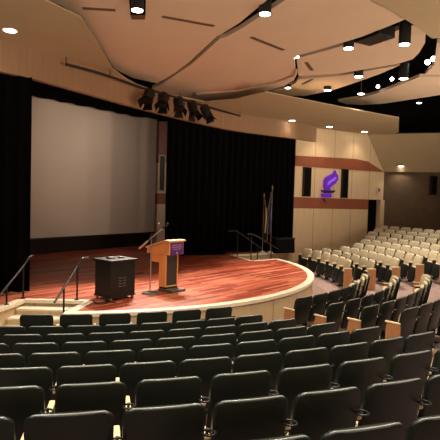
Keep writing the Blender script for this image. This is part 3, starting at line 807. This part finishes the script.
_a = link('armrest', arm_bm(XA), M['armwood']); _l = link('leg', leg_bm(XA), M['blackm']); _c = link('cup_holder', cup_bm(XA), M['rail'], smooth=True)
_a2 = link('armrest', arm_bm(-XA), M['armwood']); _l2 = link('leg', leg_bm(-XA), M['blackm'])
_e = link('end_panel', end_bm(XA), M['endwood']); _e2 = link('end_panel', end_bm(-XA), M['endwood'])
src = list(seat.children); srcsub = {c_.name: list(c_.children) for c_ in src}
protos = [_a, _l, _c, _a2, _l2, _e, _e2]
def place_seat(a, R, z, label, group, right=True, left=False, rend=False, lend=False, far=False):
    """a: bearing about the stage centre; local x points to the sitter's left... (+x = lower bearing side)"""
    x, y = arc_pt(a, R)
    r = seat.copy(); C.objects.link(r); r.location = (x, y, z)
    r.rotation_euler = (0, 0, a)      # local +y looks at the stage centre
    tag(r, label, 'seat', group)
    def add(o, par):
        c_ = o.copy(); C.objects.link(c_); c_.parent = par; return c_
    for ch in src:
        c_ = add(ch, r)
        if far and ch.name.startswith('back_cushion'): c_.scale = (1.17, 1.15, 1.052)
        for g_ in srcsub[ch.name]: add(g_, c_)
    # local +x = bearing increasing
    if right: add(_a, r); add(_c, r)
    if right and not rend: add(_l, r)
    if rend: add(_e, r)
    if left: add(_a2, r)
    if left and not lend: add(_l2, r)
    if lend: add(_e2, r)
    return r
ORD = ['first', 'second', 'third', 'fourth', 'fifth', 'sixth', 'seventh', 'eighth', 'ninth', 'tenth', 'eleventh', 'twelfth', 'thirteenth', 'fourteenth'] + ['%dth' % i for i in range(15, 40)]
PH = [.1560, .1237, .1644, .1424, .1727, .2040, .2080, .2021]
WW = [.6123, .5333, .5351, .5478, .5486, .5446, .5869, .5651]
LAST = [4, 6, 6, 7, 7, 7, 6, 7, 5]
cnt = 0
def visible(x, y, z, m=30):
    u, v_ = proj((x, y, z + SEAT_H)); u2, v2 = proj((x, y, z + .5))
    return -m < u < 440 + m and v_ < 452 and v2 > 0
for k in range(9):
    R = R0 + PIT * k; z = row_floor(k)
    if k < 8: ph, w = PH[k], WW[k]
    else: w = .56; ph = R_(17.75) - w / R * 1.0
    for j in range(LAST[k], -9, -1):
        a = ph + (j + .5) * w / R
        x, y = arc_pt(a, R)
        m = 20 + 504 * .3 / max(y, 1)
        if not visible(x, y, z, m): continue
        if k == 0 and j < -1: continue
        n_ = LAST[k] - j
        lab = 'black-backed seat in middle block, %s row from stage, %s seat left of the aisle' % (ORD[k], ORD[n_])
        place_seat(a, R, z, lab, 'middle block seats, %s row' % ORD[k], right=True, rend=(j == LAST[k]), left=(k == 0 and j == -1), lend=(k == 0 and j == -1)); cnt += 1
for k in range(9):
    R = R0 + PIT * k; z = row_floor(k)
    a0_, a1_ = R_(40.3), R_(72.3); n = int((a1_ - a0_) * R / .565); w = (a1_ - a0_) * R / n
    for j in range(n):
        a = a0_ + (j + .5) * w / R; x, y = arc_pt(a, R)
        if not visible(x, y, z, 14): continue
        lab = 'seat in right block, %s row from stage, %s seat right of the middle aisle' % (ORD[k], ORD[j])
        place_seat(a, R, z, lab, 'right block seats, %s row' % ORD[k], right=True, left=(j == 0), lend=(j == 0), rend=(j == n - 1), far=(a > R_(56))).rotation_euler = (0, 0, a + max(0, a - R_(54)) * 1.1); cnt += 1
AE = [117.4, 116, 114.5, 115.3, 117.5, 120.1, 122.8, 124.0, 125.5]
for k in range(9):
    z = row_floor(k); a0_, a1_ = R_(88.6), R_(AE[k]); R = R0 + PIT * k - .18
    n = max(1, round((a1_ - a0_) * R / .66)); w = (a1_ - a0_) * R / n
    for j in range(n):
        a = a0_ + (j + .5) * w / R
        Rj = R
        x, y = arc_pt(a, Rj)
        if not visible(x, y, z, 12): continue
        lab = 'beige seat facing stage in far block, %s row, %s seat from the near aisle' % (ORD[k], ORD[j])
        place_seat(a, Rj, z, lab, 'far block seats, %s row' % ORD[k], right=True, left=(j == 0), lend=(j == 0), far=True).scale = (1.16, 1.05, 1.05); cnt += 1
for o in [c2 for c1 in srcsub.values() for c2 in c1] + src + protos + [seat]:
    bpy.data.objects.remove(o)
print('seats', cnt)

# ------------------------------------------------------------------ added fill spots over the audience, no fixtures
for (x, y, e) in ((-2.5, 6, 520), (1.0, 5.2, 520), (4, 9, 480), (6.5, 13, 520), (5.0, 17.3, 950), (8.5, 19, 620), (.3, 2.6, 480), (-3, 3.0, 420), (3.5, 4.5, 420)):
    p = Vector((x, y, 3.3 if y > 12 else 3.1)); u, v_ = proj(p)
    inside = 0 <= u <= 440 and 0 <= v_ <= 440
    lamp_light('audience_fill_spot', p, e * 1.5, size=R_(96 if y > 16 else 118), col=(1, .89, .73), rad=.16)
# two added fill spots behind the proscenium that brighten the screen
lamp_light('screen_fill_spot', (-3.7, 15.7, 2.95), 170, size=R_(110), blend=1, aim=(-5.2, 20.2, .6), col=(1, .82, .66), rad=.15)
lamp_light('screen_fill_spot', (-3.2, 17.9, 3.0), 70, size=R_(110), blend=1, aim=(-4.6, 21.0, .6), col=(1, .82, .66), rad=.15)
# added spots out of view, fill light to brighten the ceiling
for (x, y, e) in ((-7.5, 2.0, 450), (7.5, 1.0, 1600), (0, -2.0, 1700), (10.5, 9.0, 1800), (10.5, 15.0, 900)):
    lamp_light('ceiling_fill_spot', Vector((x, y, -.4)), e, size=R_(125), blend=1, aim=(x * .6, y + 4.0, 4.5), rad=.7, col=(1, .84, .63))
# world: dim warm fill light added from all around
w = bpy.data.worlds.new('ambient_fill'); S.world = w; w.use_nodes = True
bg = w.node_tree.nodes['Background']; bg.inputs['Color'].default_value = (1, .76, .52, 1); bg.inputs['Strength'].default_value = .12

# ------------------------------------------------------------------ lift so the front floor is z = 0, camera
for o in list(C.objects):
    if o.parent is None: o.location.z += Z0
cam = bpy.data.cameras.new('camera'); cam.sensor_width = 36; cam.sensor_fit = 'HORIZONTAL'; cam.lens = F / 440 * 36; cam.clip_start = .05; cam.clip_end = 200
co = bpy.data.objects.new('camera', cam); C.objects.link(co)
fw = ray(220, 220); rt = (ray(221, 220) - fw).normalized(); up = (ray(220, 219) - fw).normalized(); fw = fw.normalized()
m = Matrix(((rt.x, up.x, -fw.x, 0), (rt.y, up.y, -fw.y, 0), (rt.z, up.z, -fw.z, Z0), (0, 0, 0, 1)))
co.matrix_world = m
S.camera = co
S.view_settings.view_transform = 'Standard'; S.view_settings.look = 'None'; S.view_settings.gamma = 1; S.view_settings.use_curve_mapping = False
S.view_settings.exposure = 0.0
